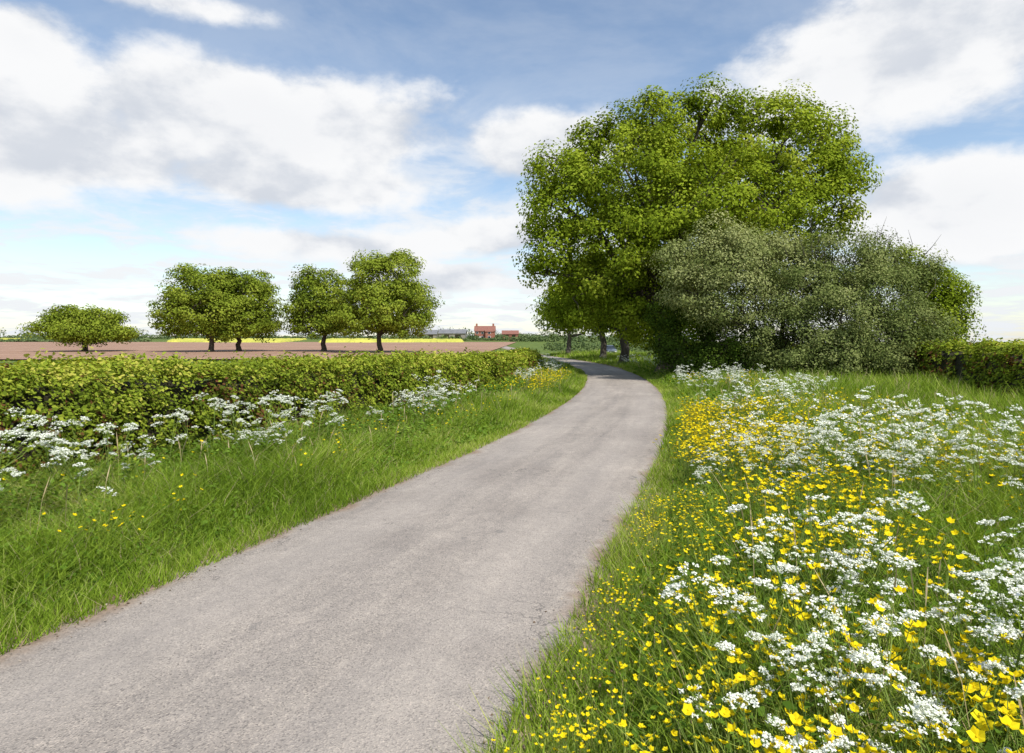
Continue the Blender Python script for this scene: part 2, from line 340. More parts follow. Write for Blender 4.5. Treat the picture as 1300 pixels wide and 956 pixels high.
def proto_buttercup(seed,detail=True):
    r=np.random.default_rng(seed);b=B();bend=r.normal(0,.1,2)
    tips=[]
    for k in range(4):
        a=r.uniform(0,6.28);sp_=.0 if k==0 else r.uniform(.15,.28);hh=1 if k==0 else r.uniform(.7,.97)
        e_=np.array([bend[0]+math.cos(a)*sp_,bend[1]+math.sin(a)*sp_,hh]);m0=np.array([bend[0]*.3,bend[1]*.3,.45])
        tube(b,[(0,0,0) if k==0 else m0,m0*.5+e_*.5 if k else m0,e_],[.0035,.003,.0025],3,1,.4);tips.append(e_)
    for e_ in tips:
        tl=r.normal(0,.4,2);ax=norm(np.array([tl[0],tl[1],1.]));t1=norm(np.cross(ax,[0.3,1,.1]));t2=np.cross(ax,t1);cup=r.uniform(.25,.9)
        rd=r.uniform(.029,.037)
        for q in range(5):
            a=q*1.2566;rad=math.cos(a)*t1+math.sin(a)*t2;tg=-math.sin(a)*t1+math.cos(a)*t2
            V=[e_,e_+rad*rd*.7+tg*rd*.5+ax*rd*cup*.5,e_+rad*rd*1.1+ax*rd*cup,e_+rad*rd*.7-tg*rd*.5+ax*rd*cup*.5]
            b.add(V,[[0,1,2,3]],0,r.uniform(0,1))
        cc=e_+ax*.010;b.add([cc+t1*.008,cc+t2*.008,cc-t1*.008,cc-t2*.008],[[0,1,2,3]],0,0.)
    return b.arr()
def proto_nettle(seed):
    r=np.random.default_rng(seed);b=B();bd=r.normal(0,.05,2)
    pts=np.array([[bd[0]*t*t,bd[1]*t*t,t] for t in np.linspace(0,1,4)]);tube(b,pts,[.006,.005,.004,.002],4,1,.2)
    for k in range(9):
        t=.15+.83*k/8;a=k*1.57+r.normal(0,.2);c=np.array([bd[0]*t*t,bd[1]*t*t,t]);sz=.15*(1-t*.55)*(.6+.4*min(1,t*3))
        for sd in (0,math.pi):
            D=np.array([math.cos(a+sd),math.sin(a+sd),.25]);W=np.array([-D[1],D[0],0]);
            p1=c+D*sz*.25;p2=c+D*sz*.55;p3=c+D*sz*.8+[0,0,-sz*.12];p4=c+D*sz*1.15+[0,0,-sz*.35]
            b.add([p1-W*.003,p1+W*.003,p2+W*sz*.27,p2-W*sz*.27],[[0,1,2,3]],2,r.uniform(0,.8))
            b.add([p2-W*sz*.27,p2+W*sz*.27,p3+W*sz*.2,p3-W*sz*.2],[[0,1,2,3]],2,r.uniform(0,.8))
            b.add([p3-W*sz*.2,p3+W*sz*.2,p4+W*.002,p4-W*.002],[[0,1,2,3]],2,r.uniform(0,.8))
    return b.arr()
PD=[proto_parsley(i,True) for i in range(7)];PS=[proto_parsley(20+i,False,6) for i in range(5)]
BD=[proto_buttercup(i) for i in range(6)];NT=[proto_nettle(i) for i in range(4)]
def place(b,protos,P,hs,tilt=.14):
    P=np.column_stack([P,np.zeros(len(P))]);k=rng.integers(0,len(protos),len(P))
    for i,q in enumerate(protos):
        if (k==i).any(): inst(b,q,P[k==i],hs[k==i],tilt)
def flower_mats(f): return [f,M_stem,M_forb]
b=B()
P,l=scat(230,1.9,5.6,.9,8,.4,excl=1.7);k=patch(P,1.6,11)>.05;P,l=P[k],l[k]
place(b,PD,P,(.46+.40*sstep(1.7,3.4,l))*rng.uniform(.65,1.2,len(P)))
P=np.column_stack([rng.uniform(.6,3.0,34),rng.uniform(1.6,3.4,34)]);P=P[P[:,0]>.15+.3*P[:,1]];place(b,PD,P,rng.uniform(.55,.88,len(P)))
P,l=scat(270,1.9,5.6,7,20,.7);k=patch(P,1.2,12)>.05;P,l=P[k],l[k]
place(b,PS,P,(.46+.36*sstep(1.7,3.2,l))*rng.uniform(.65,1.15,len(P)))
P,l=scat(240,1.9,5.6,18,55,.6);k=patch(P,.8,13)>-.1;P=P[k];place(b,PS,P,rng.uniform(.45,.9,len(P)))
for cx_,cy_,n,r_ in ((-2.9,7.5,10,.38),(-3.25,7.2,5,.3),(-3.7,5.7,7,.28),(-2.6,8.9,4,.3),(-1.8,12.2,3,.4),(-3.75,4.6,7,.25)):
    P=np.column_stack([rng.normal(cx_,r_,n),rng.normal(cy_,r_,n)]);place(b,PD,P,rng.uniform(.5,1.0,n))
P,l=scat(130,-2.8,-4.0,9,34,.7);k=patch(P,.9,15)>.25;place(b,PS,P[k],rng.uniform(.4,.75,k.sum()))
P,l=scat(60,-2.2,-4.1,26,60,.4);place(b,PS,P,rng.uniform(.5,.8,len(P)))
b.obj('cow_parsley',flower_mats(M_white))
b=B()
P,l=scat(1600,1.50,3.4,.3,6.5,.6,1.3,1.4);k=patch(P,1.9,21)>-.4;P,l=P[k],l[k]
place(b,BD,P,(.20+.28*sstep(1.5,2.6,l))*rng.uniform(.7,1.3,len(P)))
P,l=scat(380,3.2,5.6,.3,9,.6,excl=1.6);k=patch(P,1.5,22)>-.1;P,l=P[k],l[k];place(b,BD,P,.5*rng.uniform(.7,1.25,len(P)))
P,l=scat(1600,1.7,3.2,6,14,.7,1.3);k=patch(P,1.2,23)>-.25;P=P[k];place(b,BD,P,.48*rng.uniform(.7,1.2,len(P)))
P,l=scat(600,3,5.6,7,20,.8);k=patch(P,1.,24)>-.05;P=P[k];place(b,BD,P,.54*rng.uniform(.7,1.2,len(P)))
P,l=scat(420,1.8,4.5,13,34,.7);k=patch(P,.8,25)>-.1;P=P[k];place(b,BD,P,.6*rng.uniform(.7,1.2,len(P)))
P,l=scat(420,-1.9,-3.4,16,27,.2);k=patch(P,.8,26)>-.2;P=P[k];place(b,BD,P,.55*rng.uniform(.7,1.2,len(P)))
P,l=scat(80,-2.0,-3.8,3,14,.6);place(b,BD,P,.42*rng.uniform(.7,1.2,len(P)))
b.obj('buttercup_flowers',flower_mats(M_yellow))
b=B()
P,l=scat(240,2.4,6.5,.8,9,.5,excl=1.6);place(b,NT,P,rng.uniform(.35,.72,len(P)))
P,l=scat(360,-2.4,-4.0,2,16,.8);place(b,NT,P,rng.uniform(.28,.56,len(P)))
b.obj('nettle_plants',[M_forb,M_stem,M_forb])
# ---------------------------------------------------------------- hedges
def hedge(name,line,width,height,nclump,seed,leaf=.05,lp=30,pdist=1.2,vb=0.,mats=None):
    rg=np.random.default_rng(seed);line=np.asarray(line,float)
    ss=np.concatenate([[0],np.cumsum(np.linalg.norm(np.diff(line,axis=0),axis=1))])
    u=np.arange(0,ss[-1],.25);C=np.stack([np.interp(u,ss,line[:,0]),np.interp(u,ss,line[:,1])],-1)
    for _ in range(20): C[1:-1]=.25*C[:-2]+.5*C[1:-1]+.25*C[2:]
    t=norm(np.gradient(C,axis=0));n=np.stack([t[:,1],-t[:,0]],-1)
    hh=height(C[:,1])+.03*np.sin(u*1.9+1)+.022*np.sin(u*4.3)+.02*np.sin(u*.7);b=B()
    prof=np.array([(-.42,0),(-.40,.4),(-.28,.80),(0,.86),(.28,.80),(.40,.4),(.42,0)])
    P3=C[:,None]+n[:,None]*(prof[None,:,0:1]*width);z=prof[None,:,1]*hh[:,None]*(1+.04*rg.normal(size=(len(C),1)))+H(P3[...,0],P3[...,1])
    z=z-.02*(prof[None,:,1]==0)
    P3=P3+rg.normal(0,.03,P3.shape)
    b.add(np.dstack([P3,z]).reshape(-1,3),gridfaces(len(C),len(prof)),1)  # core sheet inside the leaves: blocks light, its dark colour stands for shade
    dist=np.maximum(np.hypot(C[:,0],C[:,1]),4.5);w=1/dist**pdist;w/=w.sum()
    i=rg.choice(len(C),nclump,p=w)
    per=rg.uniform(0,1,nclump)
    sx=np.where(per<.40,.5,np.where(per>.68,-.5,(.54-per)/.14*.5))
    sz=np.where(per<.40,per/.40,np.where(per>.68,(1-per)/.32,1.0))
    rd=np.where(np.abs(sx)>=.5,1-.26*sz**1.5,.74)
    q=C[i]+n[i]*(sx*width*rd)[:,None]+t[i]*rg.uniform(-.15,.15,nclump)[:,None]
    out=np.column_stack([n[i]*np.sign(sx+1e-6)[:,None]*(np.abs(sx)>.3)[:,None],(sz>.9)*1.0+.45])
    Cp=np.column_stack([q,sz*hh[i]*.97+H(q[:,0],q[:,1])])
    bm=bump(Cp,1.7,seed)+.8*bump(Cp,4.5,seed+1)
    vert=(sz<.9)*1.
    Cp=Cp+norm(out)*(bm*(.075+.09*vert))[:,None]+rg.normal(0,.035,Cp.shape);Cp[:,2]=np.maximum(Cp[:,2],.06)
    d=np.hypot(Cp[:,0],Cp[:,1])
    sg=.052*np.maximum(1,d/9)**.5
    L_=np.repeat(Cp,lp,0)+rg.normal(size=(nclump*lp,3))*np.repeat(sg,lp)[:,None]
    N=np.repeat(norm(out),lp,0)*.7+rg.normal(0,.42,(nclump*lp,3))+[0,0,.35]
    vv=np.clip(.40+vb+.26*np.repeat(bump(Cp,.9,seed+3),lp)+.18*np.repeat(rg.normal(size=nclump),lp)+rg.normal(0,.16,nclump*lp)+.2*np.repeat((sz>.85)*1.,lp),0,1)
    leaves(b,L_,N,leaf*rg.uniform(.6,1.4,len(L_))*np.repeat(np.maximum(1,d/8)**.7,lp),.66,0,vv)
    ns=nclump//6;i=rg.choice(len(C),ns,p=w);q=C[i]+n[i]*rg.uniform(-.4,.4,ns)[:,None]*width;z0=hh[i]*.93+H(q[:,0],q[:,1]);hl_=rg.uniform(.03,.17,ns)*(1+.8*(rg.uniform(0,1,ns)<.08))
    dd=np.maximum(np.hypot(q[:,0],q[:,1]),5);ln=rg.normal(0,.05,(ns,2))
    for k in range(7):
        f=k/6;tt=rg.normal(0,.012,(ns,2))+ln*f;Pq=np.column_stack([q+tt,z0+hl_*f])
        leaves(b,Pq,rg.normal(size=(ns,3))+[0,-.3,.4],leaf*rg.uniform(.6,1.1,ns)*(dd/8).clip(1)**.7,.6,0,rg.uniform(.2,1,ns))
    return b.obj(name,mats or [M_hedge,M_hcore])
ok=(ycl>-7)&(ycl<62)
hl_line=(CL-NR*4.75)[ok][::6]
hedge('hawthorn_hedge',hl_line,1.75,lambda y:1.37-.0130*(np.clip(y,5,42)-5),10500,3,leaf=.046)
hedge('hawthorn_hedge',[(6.2,-2),(8.9,7),(11.6,12.5),(14.0,18.5),(16.2,24),(18,34),(19,48),(19,80)],1.7,lambda y:1.53+0*y,4200,9,leaf=.052,vb=-.12)
# ---------------------------------------------------------------- trees
def tree(name,base,trunk_h,trunk_r,lobes,clumps,lp,leaf,sig,mats,seed,flat=.7,vb=0.,lean=(0,0),bare=0,stems=None,amp=.12,twigs=True,shell=.33,outw=.9,asp=.72):
    rg=np.random.default_rng(seed);b=B();bx,by=base;bz=float(H(bx,by))
    lobes=np.array(lobes,float)
    top=np.array([bx+lean[0],by+lean[1],bz+trunk_h])
    tp=[np.array([bx,by,bz-.1])+(top-np.array([bx,by,bz]))*t+np.r_[rg.normal(0,trunk_r*.25,2),0]*(0<t<1) for t in np.linspace(0,1,6)]
    rr=trunk_r*np.array([1.55,1.08,.97,.9,.84,.78])
    for sx in (stems or [(0,0)]):
        tube(b,np.array(tp)+np.array([sx[0],sx[1],0]),rr,10,1)
    nodes=[top]
    for lb in lobes:
        c=lb[:3];r=lb[3:].min();p0=top+rg.normal(0,.1,3)-[0,0,trunk_h*rg.uniform(0,.25)]
        e=c+rg.normal(0,.15,3)*r;m1=p0*.6+e*.4+rg.normal(0,.06,3)*np.linalg.norm(e-p0)+[0,0,-.04*np.linalg.norm(e-p0)];m2=p0*.25+e*.75+rg.normal(0,.06,3)*np.linalg.norm(e-p0)
        r0=trunk_r*rg.uniform(.35,.6);tube(b,[p0,m1,m2,e],[r0,r0*.7,r0*.45,r0*.22],6,1);nodes+= [m1,m2,e]
        for _ in range(5):
            d=norm(rg.normal(size=3)+[0,0,.3]);e2=e+d*lb[3:]*.6;m=(e+e2)/2+rg.normal(0,.08,3)*r
            tube(b,[m2*.4+e*.6,m,e2],[r0*.3,r0*.2,r0*.09],4,1);nodes+=[m,e2]
    nodes=np.array(nodes)
    A=(lobes[:,3]*lobes[:,4]*lobes[:,5])**(2/3);cnt=np.maximum(4,(clumps*A/A.sum()).astype(int));Cp=[];Out=[]
    for lb,n in zip(lobes,cnt):
        d=norm(rg.normal(size=(n,3)));rad=rg.uniform(0,1,n)**shell
        P=lb[:3]+d*rad[:,None]*lb[3:]*(1+amp*bump(lb[:3]+d*lb[3:],2.2/max(1,lb[3]**.7),seed+1))[:,None]
        P[:,2]=np.where(P[:,2]<lb[2],lb[2]+(P[:,2]-lb[2])*.85,P[:,2])
        keep=np.ones(n,bool)
        for l2 in lobes:
            if l2 is lb: continue
            q=np.linalg.norm((P-l2[:3])/l2[3:],axis=1);keep&=(q>.55)|(rg.uniform(0,1,n)<.3)
        Cp.append(P[keep]);Out.append(d[keep])
    Cp=np.vstack(Cp);Out=np.vstack(Out);n=len(Cp)
    if twigs:
        for k in range(0,n,2 if n>500 else 1):
            j=np.argmin(np.linalg.norm(nodes-Cp[k],axis=1));m=(nodes[j]+Cp[k])/2+rg.normal(0,.1,3)+[0,0,.08]
            tube(b,[nodes[j],m,Cp[k]],np.array([.035,.022,.01])*trunk_r/.45,3,1)
    cs=rg.uniform(.6,1.3,n)*sig
    Lp=rg.normal(size=(n*lp,3))
    Lp=Lp/np.maximum(1,np.linalg.norm(Lp,axis=1,keepdims=True)/1.8)*[1,1,flat]
    Lv=np.repeat(Cp,lp,0)+Lp*np.repeat(cs,lp)[:,None]
    N=(np.repeat(Out,lp,0)*.5+norm(Lp)*.7)*outw+rg.normal(0,.38,(n*lp,3))+[0,0,.4]
    vv=np.clip(.42+vb+.16*np.repeat(rg.normal(size=n),lp)+rg.normal(0,.13,n*lp)+.18*np.repeat(bump(Cp,.7,seed+7),lp),0,1)
    k=Lv[:,2]>np.repeat(0.1,len(Lv))
    leaves(b,Lv[k],N[k],leaf*rg.uniform(.6,1.35,k.sum()),asp,0,vv[k])
    for _ in range(bare):
        lb=lobes[rg.integers(len(lobes))];a=rg.uniform(0,6.28);s0=lb[:3]+[math.cos(a)*lb[3]*.4,math.sin(a)*lb[4]*.3,lb[5]*.8]
        e=s0+np.r_[rg.normal(0,.4,2),rg.uniform(.6,1.3)];tube(b,[s0,(s0+e)/2+rg.normal(0,.08,3),e],[.02,.012,.004],3,1)
    return b.obj(name,mats)
def px(x,y,r,d,ry=None,rz=None,dd=0):
    k=d/F0;return ((x-650)*k,d+dd,1.6+(437-y)*k,r*k,(ry or r)*k,(rz or r)*k)
L_=[px(795,225,90,32),px(720,262,54,31),px(712,222,36,32),px(880,185,70,33,dd=1),px(975,190,68,33),px(1035,215,50,32),px(1052,262,42,31),
    px(702,318,38,31),px(775,320,72,31),px(870,290,92,31,dd=-1),px(970,275,80,31),px(830,155,36,33),px(1052,172,24,33),px(930,148,32,33),px(840,230,76,36,dd=3),px(950,230,76,36,dd=3),
    px(750,375,45,32),px(690,345,22,31),px(820,385,50,32),px(755,185,32,32),px(860,350,60,33),px(720,395,28,34),px(895,130,24,33),px(1005,150,26,33),px(1075,225,22,32)]
tree('oak_tree',(8.0,32.5),4.2,.5,L_,960,225,.148,.47,[M_oak,M_bark],11,vb=.04,amp=.30,shell=.28)
tree('oak_tree',(8.5,48),3.4,.33,[px(760,385,45,48),px(725,380,30,48),px(800,370,50,48),px(715,400,22,48),px(770,340,40,49)],260,130,.2,.65,[M_oak,M_bark],12)
tree('oak_tree',(9.2,64),3.2,.32,[px(735,375,35,64),px(710,390,24,64),px(770,375,40,64),px(740,350,28,64)],200,110,.25,.8,[M_oak,M_bark],13,vb=-.05)
tree('oak_tree',(7.6,84),3.2,.32,[px(712,395,20,84),px(735,390,28,84),px(725,372,20,84),px(760,400,26,84)],160,90,.34,1.0,[M_oak,M_bark],14,vb=-.08)
tree('oak_tree',(14,58),3.2,.32,[px(800,400,40,58),px(830,410,40,58),px(870,400,50,58)],200,100,.27,.85,[M_oak,M_bark],15,vb=-.1)
tree('hawthorn_bush',(8.9,28.6),1.6,.14,[px(885,420,42,28.5),px(870,455,30,28.3),px(925,430,50,28),px(915,465,35,27),px(960,455,45,27),px(855,440,25,29),px(850,400,30,29.5)],350,130,.09,.3,[M_thorn,M_bark],21,stems=[(0,0),(.6,.3),(1.6,0),(-.4,.2)])
tree('sallow_bush',(11.2,26.6),1.8,.13,[px(905,335,52,26.5),px(860,335,30,26.5),px(950,345,52,26.5),px(925,370,55,26.3),px(985,325,36,27),px(880,365,40,26.3),px(930,305,26,27),px(1005,345,35,26.3)],420,180,.09,.33,[M_willow,M_bark],22,vb=.18,stems=[(0,0),(.5,.2)],amp=.28,asp=.62)
tree('sallow_bush',(13.7,25.3),1.6,.13,[px(1020,370,55,25.5),px(1075,345,52,26),px(1060,400,65,25),px(1120,375,52,25.5),px(1120,430,58,24.5),px(1060,450,45,24.3),px(1160,410,40,25),px(1000,430,48,25),px(1110,330,30,26.5),px(1040,320,32,26.5),px(1020,465,32,24.5),px(1130,465,32,24),px(1165,350,28,26)],850,190,.085,.31,[M_willow,M_bark],23,vb=-.12,stems=[(0,0),(.7,0),(-.6,.2),(1.4,.1)],bare=46,amp=.28,asp=.62)
tree('hawthorn_bush',(17.3,25.5),1.8,.12,[px(1190,375,35,26.5),px(1200,410,28,26),px(1180,445,38,25.5),px(1150,340,24,27)],240,150,.095,.3,[M_oak,M_bark],24,vb=-.1)
def dome(x0,x1,yt,yb,d,n=8,seed=0):
    rg=np.random.default_rng(seed);cx=(x0+x1)/2;w=(x1-x0)/2;hh=yb-yt;o=[px(cx,yt+hh*.55,w*.72,d,w*.7,hh*.45)]
    for k in range(n):
        a=k/n*2*math.pi;o.append(px(cx+math.cos(a)*w*.62,yb-hh*.34+rg.uniform(-4,4),w*.38,d,w*.36,hh*.30,dd=math.sin(a)*w*.6*d/F0))
    for k in range(5):
        a=k/5*2*math.pi+.5;o.append(px(cx+math.cos(a)*w*.35,yt+hh*.34,w*.42,d,w*.4,hh*.32,dd=math.sin(a)*w*.35*d/F0))
    return o
def ptree(x0,x1,yt,yb,tx,d,n,seed,vb=0):
    tree('parkland_tree',((tx-650)/F0*d,d),(437-yb)/F0*d+1.6+1.8-float(H(-40,d)),.42,dome(x0,x1,yt,yb,d,8,seed),n,125,.36*d/110,.9*d/110,[M_park,M_bark],seed,vb=vb,flat=.65,amp=.08)
ptree(198,312,335,435,268,108,380,31,.0)
ptree(250,359,341,435,303,112,350,32,-.05)
ptree(361,450,341,432,411,112,290,33,-.10)
ptree(420,558,319,434,481,104,560,34,.08)
ptree(50,166,391,436,107,112,280,35,-.03)
# ---------------------------------------------------------------- distant hedgerows / trees
b=B();rg=np.random.default_rng(5)
def mass(pts,n,leaf):
    for (x,d,w,h) in pts:
        z0=float(H(x,d));q=norm(rg.normal(size=(n,3)))*rg.uniform(.5,1,(n,1));q=q*[w/2,w/2,h*.55]*(1+.2*bump(q*3,1,int(abs(x))%97))[:,None]
        P=q+[x,d,z0+h*.45];k=P[:,2]>z0;P=P[k];leaves(b,P,norm(q[k])+rg.normal(0,.4,(len(P),3))+[0,0,.4],leaf*rg.uniform(.6,1.3,len(P)),.7,0,np.clip(.4+rg.normal(0,.2,len(P))+.15*rg.normal(),0,1))
hr_=[]
for x in np.arange(-430,40,5.): hr_.append((x,440+rg.normal(0,3),9,rg.uniform(2.2,4)))
for x in np.arange(-440,-250,7.): hr_.append((x,380+rg.normal(0,20),rg.uniform(7,12),rg.uniform(4,9)))
for x in np.arange(-260,60,14.): hr_.append((x+rg.normal(0,5),450+rg.normal(0,10),rg.uniform(7,14),rg.uniform(4,9)))
for x in np.arange(-52,40,4.5): hr_.append((x,395+rg.normal(0,8),rg.uniform(6,10),rg.uniform(3,9)))
for x in np.arange(-72,-2,4.): hr_.append((x,334+rg.normal(0,5),rg.uniform(4,8),rg.uniform(1.2,3.4)))
for x in np.arange(-3,60,4.): hr_.append((x+4,285+rg.normal(0,8),rg.uniform(5,9),rg.uniform(2.5,4.5)))
for x in np.arange(-420,-150,5.): hr_.append((x,264+rg.normal(0,1),6,rg.uniform(1.2,2)))
mass(hr_,170,.95)
for x in np.arange(4,34,2.2): mass([(x+4,120+rg.normal(0,4),5,rg.uniform(1.8,3.2))],260,.4)
b.obj('distant_hedgerow_trees',[M_distleaf])
# ---------------------------------------------------------------- farm buildings
M_brick=surfmat('red_brick',[(.3,.27,.11,.075),(.7,.36,.16,.11)],1.5,4)
M_tile=surfmat('clay_tile',[(.3,.20,.09,.065),(.7,.28,.13,.10)],1.5,4)
M_slate=surfmat('grey_sheet_roof',[(.3,.14,.145,.15),(.7,.21,.21,.22)],.6,4)
M_clad=surfmat('barn_cladding',[(.3,.18,.17,.15),(.7,.28,.26,.23)],.6,4)
M_frame=surfmat('white_paint',[(.3,.75,.75,.73),(.7,.82,.82,.8)],2,2)
def pmat(name,col,rough,metal=0):
    m,nt,out=newmat(name);p=nt.nodes.new('ShaderNodeBsdfPrincipled');p.inputs['Base Color'].default_value=(*col,1);p.inputs['Roughness'].default_value=rough;p.inputs['Metallic'].default_value=metal;nt.links.new(p.outputs[0],out.inputs[0]);return m
M_glass=pmat('window_glass',(.03,.04,.05),.08)
def roof(b,c,w,d,z0,rise,over=.4,th=.2):
    x,y=c;W=w/2+over;D=d/2+over
    for sg in (-1,1):
        y0=sg*D;za=z0-rise*over/(d/2)
        V=[(x-W,y+y0,za),(x+W,y+y0,za),(x+W,y,z0+rise),(x-W,y,z0+rise)];V+= [(a,b_,c_+th) for a,b_,c_ in V]
        b.add(V,[[0,1,2,3],[4,5,6,7],[0,1,5,4],[2,3,7,6],[1,2,6,5],[0,3,7,4]])
def walls(b,c,w,d,z0,z1,rise):
    x,y=c;w/=2;d/=2
    V=[(x-w,y-d,z0),(x+w,y-d,z0),(x+w,y+d,z0),(x-w,y+d,z0),(x-w,y-d,z1),(x+w,y-d,z1),(x+w,y+d,z1),(x-w,y+d,z1),(x-w,y,z1+rise),(x+w,y,z1+rise)]
    b.add(V,[[0,1,5,4],[2,3,7,6],[1,2,6,5],[3,0,4,7]]);b.add([V[4],V[8],V[7],((x-w),y,z1)],[[0,1,2,3]]);b.add([V[5],V[9],V[6],((x+w),y,z1)],[[0,1,2,3]])
def empty(name): 
    e=bpy.data.objects.new(name,None);return link(e)
e=empty('brick_farmhouse');hx,hy=-15,350;hz=float(H(hx,hy))
b=B();walls(b,(hx,hy),11,7,hz-.5,hz+5.2,2.6);walls(b,(hx+2.6,hy-4.4),4.2,3,hz-.5,hz+4.9,1.5);b.obj('walls',[M_brick],e)
b=B();roof(b,(hx,hy),11,7,hz+5.2,2.6);roof(b,(hx+2.6,hy-4.4),4.2,3,hz+4.9,1.5,.3);b.obj('roof',[M_tile],e)
b=B();box(b,(hx-4.6,hy,hz+8.2),(1,.8,2.2));box(b,(hx+4.6,hy,hz+8.2),(1,.8,2.2));b.obj('chimneys',[M_brick],e)
b=B();b2=B()
for xx in (-4.2,-1.3):
    for zz in (1.7,4.1): box(b,(hx+xx,hy-3.52,hz+zz),(1.3,.1,1.3));box(b2,(hx+xx,hy-3.6,hz+zz),(1.05,.1,1.05))
for zz in (1.7,4.1): box(b,(hx+2.6,hy-5.93,hz+zz),(1.5,.1,1.3));box(b2,(hx+2.6,hy-6.0,hz+zz),(1.25,.1,1.05))
b.obj('window_frames',[M_frame],e);b2.obj('window_panes',[M_glass],e)
b=B();box(b,(hx-2.75,hy-3.55,hz+1),(1,.12,2.1));b.obj('front_door',[M_frame],e)
for (xx,dd,w,h,rs) in ((-34,362,15,3.8,2.2),(-50,372,12,3.4,2.4),(-1,362,9,3.4,2.0)):
    e=empty('farm_barn');z0=float(H(xx,dd));b=B();walls(b,(xx,dd),w,10,z0-.5,z0+h,rs);b.obj('walls',[M_clad if xx<-10 else M_brick],e);b=B();roof(b,(xx,dd),w,10,z0+h,rs);b.obj('roof',[M_slate if xx<-10 else M_tile],e)
    b=B();box(b,(xx-w*.22,dd-5.05,z0+1.5),(w*.22,.12,3.0));box(b,(xx+w*.22,dd-5.05,z0+1.5),(w*.22,.12,3.0));b.obj('doors',[M_hcore],e)
# ---------------------------------------------------------------- parked car in a gateway down the lane (faces -y)
M_paint=pmat('grey_car_paint',(.16,.19,.22),.3,.3);M_tyre=pmat('tyre_rubber',(.02,.02,.02),.9);M_lamp=pmat('headlamp_glass',(.7,.7,.7),.15);M_alloy=pmat('wheel_metal',(.4,.4,.42),.4,.7)
cxx,cyy=13.6,88.;cz=float(H(cxx,cyy));e=empty('parked_car')
def loft(b,rows):
    V=[];
    for (y,hw_,z0_,z1_,hw2) in rows:
        V+=[(cxx-hw_,cyy+y,cz+z0_),(cxx-hw_*1.02,cyy+y,cz+(z0_+z1_)/2),(cxx-hw2,cyy+y,cz+z1_-.03),(cxx-hw2*.8,cyy+y,cz+z1_),(cxx+hw2*.8,cyy+y,cz+z1_),(cxx+hw2,cyy+y,cz+z1_-.03),(cxx+hw_*1.02,cyy+y,cz+(z0_+z1_)/2),(cxx+hw_,cyy+y,cz+z0_)]
    k=8;F=[]
    for r in range(len(rows)-1):
        for j in range(k): F.append([r*k+j,r*k+(j+1)%k,(r+1)*k+(j+1)%k,(r+1)*k+j])
    n=(len(rows)-1)*k
    for o in (0,n): F+=[[o,o+1,o+6,o+7],[o+1,o+2,o+5,o+6],[o+2,o+3,o+4,o+5]]
    b.add(V,F)
b=B();loft(b,[(-2.05,.70,.30,.62,.62),(-1.95,.82,.22,.76,.74),(-1.0,.86,.2,.95,.78),(-.9,.86,.2,.97,.80),(1.6,.86,.2,1.0,.80),(1.95,.82,.25,.95,.74),(2.05,.75,.35,.8,.68)]);loft(b,[(-.25,.70,.99,1.40,.54),(.1,.72,.99,1.47,.58),(1.1,.72,.99,1.46,.58),(1.45,.68,.99,1.38,.54)]);b.obj('body',[M_paint],e,True)
b=B();b.add([(cxx-.70,cyy-.93,cz+.97),(cxx+.70,cyy-.93,cz+.97),(cxx+.53,cyy-.27,cz+1.385),(cxx-.53,cyy-.27,cz+1.385)],[[0,1,2,3]])
for sg in (-1,1): b.add([(cxx+sg*.745,cyy-.7,cz+1.0),(cxx+sg*.745,cyy+1.4,cz+1.0),(cxx+sg*.60,cyy+1.2,cz+1.38),(cxx+sg*.60,cyy-.15,cz+1.38)],[[0,1,2,3]])
b.obj('windows',[M_glass],e)
b=B()
for sx in (-.76,.76):
    for sy in (-1.3,1.3):
        for (r_,hw_,mt) in ((.31,.10,0),(.19,.108,1)):
            a=np.arange(20)/20*2*np.pi;ring=lambda o,r:np.column_stack([np.full(20,cxx+sx+o),cyy+sy+np.cos(a)*r,cz+.31+np.sin(a)*r])
            V=np.vstack([ring(-hw_,.01),ring(-hw_,r_),ring(hw_,r_),ring(hw_,.01)]);F=[[r*20+j,r*20+(j+1)%20,(r+1)*20+(j+1)%20,(r+1)*20+j] for r in range(3) for j in range(20)];b.add(V,F,mt)
b.obj('wheels',[M_tyre,M_alloy],e)
b=B();box(b,(cxx-.56,cyy-2.03,cz+.60),(.28,.12,.14));box(b,(cxx+.56,cyy-2.03,cz+.60),(.28,.12,.14));b.obj('headlamps',[M_lamp],e)
b=B();box(b,(cxx,cyy-2.07,cz+.42),(.5,.03,.11));b.obj('number_plate',[M_frame],e)
# ---------------------------------------------------------------- sky
A=math.radians(146);EL=math.radians(54)
w=bpy.data.worlds.new('World');sc.world=w;w.use_nodes=True;nt=w.node_tree;nt.nodes.clear();L=nt.links.new
out=nt.nodes.new('ShaderNodeOutputWorld');bg=nt.nodes.new('ShaderNodeBackground');STR=.15;bg.inputs[1].default_value=STR;L(bg.outputs[0],out.inputs[0])
sk=nt.nodes.new('ShaderNodeTexSky');sk.sky_type='NISHITA';sk.sun_disc=False;sk.sun_elevation=EL;sk.sun_rotation=A;sk.air_density=1.0;sk.dust_density=.6;sk.ozone_density=1.5
tc=nt.nodes.new('ShaderNodeTexCoord');sep=nt.nodes.new('ShaderNodeSeparateXYZ');L(tc.outputs['Generated'],sep.inputs[0])
az=mathn(nt,'ARCTAN2',sep.outputs[0],sep.outputs[1]);el=mathn(nt,'ARCSINE',sep.outputs[2])
def mapr(x,a,b_,c=0,d=1,sm=True):
    m=nt.nodes.new('ShaderNodeMapRange');m.interpolation_type='SMOOTHSTEP' if sm else 'LINEAR'
    for i,q in enumerate((a,b_,c,d)): m.inputs[i+1].default_value=q
    L(x,m.inputs[0]);return m.outputs[0]
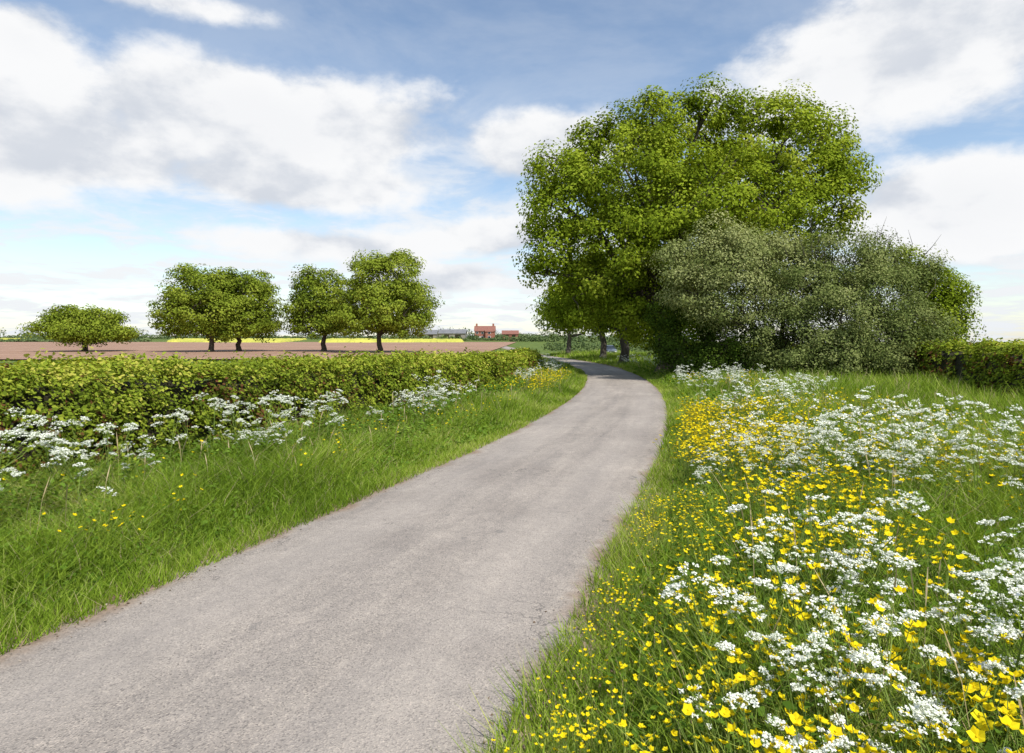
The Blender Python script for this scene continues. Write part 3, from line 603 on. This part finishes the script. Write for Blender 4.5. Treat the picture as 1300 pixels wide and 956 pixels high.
blobs=[(320,155,310,85,1.3),(90,190,290,85,1.35),(360,230,260,42,1.1),(30,50,120,50,.75),(1130,75,290,95,1.3),(690,185,115,44,1.0),(1220,255,190,75,1.25),
 (400,310,190,26,.78),(250,10,150,20,.6),(620,300,120,32,.8),(560,355,160,24,.8)]
cur=None
for (x,y,rx,ry,wt) in blobs:
    a0=math.atan((x-650)/F0);e0=math.atan((437-y)/math.hypot(F0,x-650));ra=rx/F0*math.cos(a0)**2;re=ry/F0*math.cos(a0)
    dx=mathn(nt,'MULTIPLY_ADD',az,1/ra,-a0/ra);dy=mathn(nt,'MULTIPLY_ADD',el,1/re,-e0/re)
    r=mathn(nt,'SQRT',mathn(nt,'MULTIPLY_ADD',dx,dx,mathn(nt,'MULTIPLY',dy,dy)))
    f=mathn(nt,'MULTIPLY_ADD',r,-wt,wt)
    cur=f if cur is None else mathn(nt,'SMOOTH_MAX',cur,f,.22)
cur=mathn(nt,'MAXIMUM',cur,-.5)
def vec(dz,sx=1.):
    mp=nt.nodes.new('ShaderNodeMapping');mp.inputs['Scale'].default_value=(1,1,1.7);mp.inputs['Location'].default_value=(0,0,dz*1.7);L(tc.outputs['Generated'],mp.inputs[0]);return mp.outputs[0]
n1=noise(nt,4.2,7,.6,vec(0));n2=noise(nt,4.2,3,.5,vec(.045))
f1=mathn(nt,'MULTIPLY_ADD',mathn(nt,'SUBTRACT',n1,.5),2.2,cur)
dens=mapr(f1,-.10,.40)
shade=mapr(mathn(nt,'SUBTRACT',n1,n2),-.14,.06)
thick=mapr(f1,.3,1.2)
cw=1/STR
ccol=mixc(nt,shade,(.66*cw,.70*cw,.77*cw),(.96*cw,.965*cw,.975*cw))
ccol=mixc(nt,mathn(nt,'MULTIPLY',thick,.28),ccol,(.80*cw,.82*cw,.86*cw))
zp=mathn(nt,'ADD',mathn(nt,'MAXIMUM',sep.outputs[2],0),.10)
cv=nt.nodes.new('ShaderNodeCombineXYZ');L(mathn(nt,'DIVIDE',sep.outputs[0],zp),cv.inputs[0]);L(mathn(nt,'DIVIDE',sep.outputs[1],zp),cv.inputs[1])
vn=noise(nt,1.5,6,.62,cv.outputs[0],.3)
veil=mapr(vn,.36,.62)
haz=mapr(sep.outputs[2],.08,.38,1,0,False)
veil=mathn(nt,'MULTIPLY',veil,mathn(nt,'MULTIPLY_ADD',haz,.66,.20))
skc=nt.nodes.new('ShaderNodeVectorMath');skc.operation='MULTIPLY';L(sk.outputs[0],skc.inputs[0]);skc.inputs[1].default_value=(1.35,1.27,1.18)
c=mixc(nt,veil,skc.outputs[0],(.84*cw,.87*cw,.91*cw))
d2=mathn(nt,'MULTIPLY',mapr(vn,.49,.60),mathn(nt,'MULTIPLY',haz,.75))
c=mixc(nt,d2,c,(.92*cw,.93*cw,.95*cw))
c=mixc(nt,dens,c,ccol)
hz=mapr(sep.outputs[2],-.02,.12,.32,0,True)
c=mixc(nt,hz,c,(.72*cw,.80*cw,.90*cw))
L(c,bg.inputs[0])
sun=bpy.data.lights.new('sun','SUN');sun.energy=5.0;sun.angle=math.radians(.53);sun.color=(1,.96,.90)
so=link(bpy.data.objects.new('sun',sun));sd=Vector((math.cos(EL)*math.sin(A),math.cos(EL)*math.cos(A),math.sin(EL)));so.rotation_euler=sd.to_track_quat('Z','Y').to_euler()
# ---------------------------------------------------------------- camera
cam=bpy.data.cameras.new('camera');cam.sensor_width=36;cam.lens=36*F0/1300;cam.shift_y=-41/1300;cam.clip_end=9000;cam.clip_start=.05
co=link(bpy.data.objects.new('camera',cam));co.location=(0,0,1.6);co.rotation_euler=(math.radians(90),0,0);sc.camera=co
sc.view_settings.view_transform='Standard';sc.view_settings.look='None';sc.view_settings.exposure=0
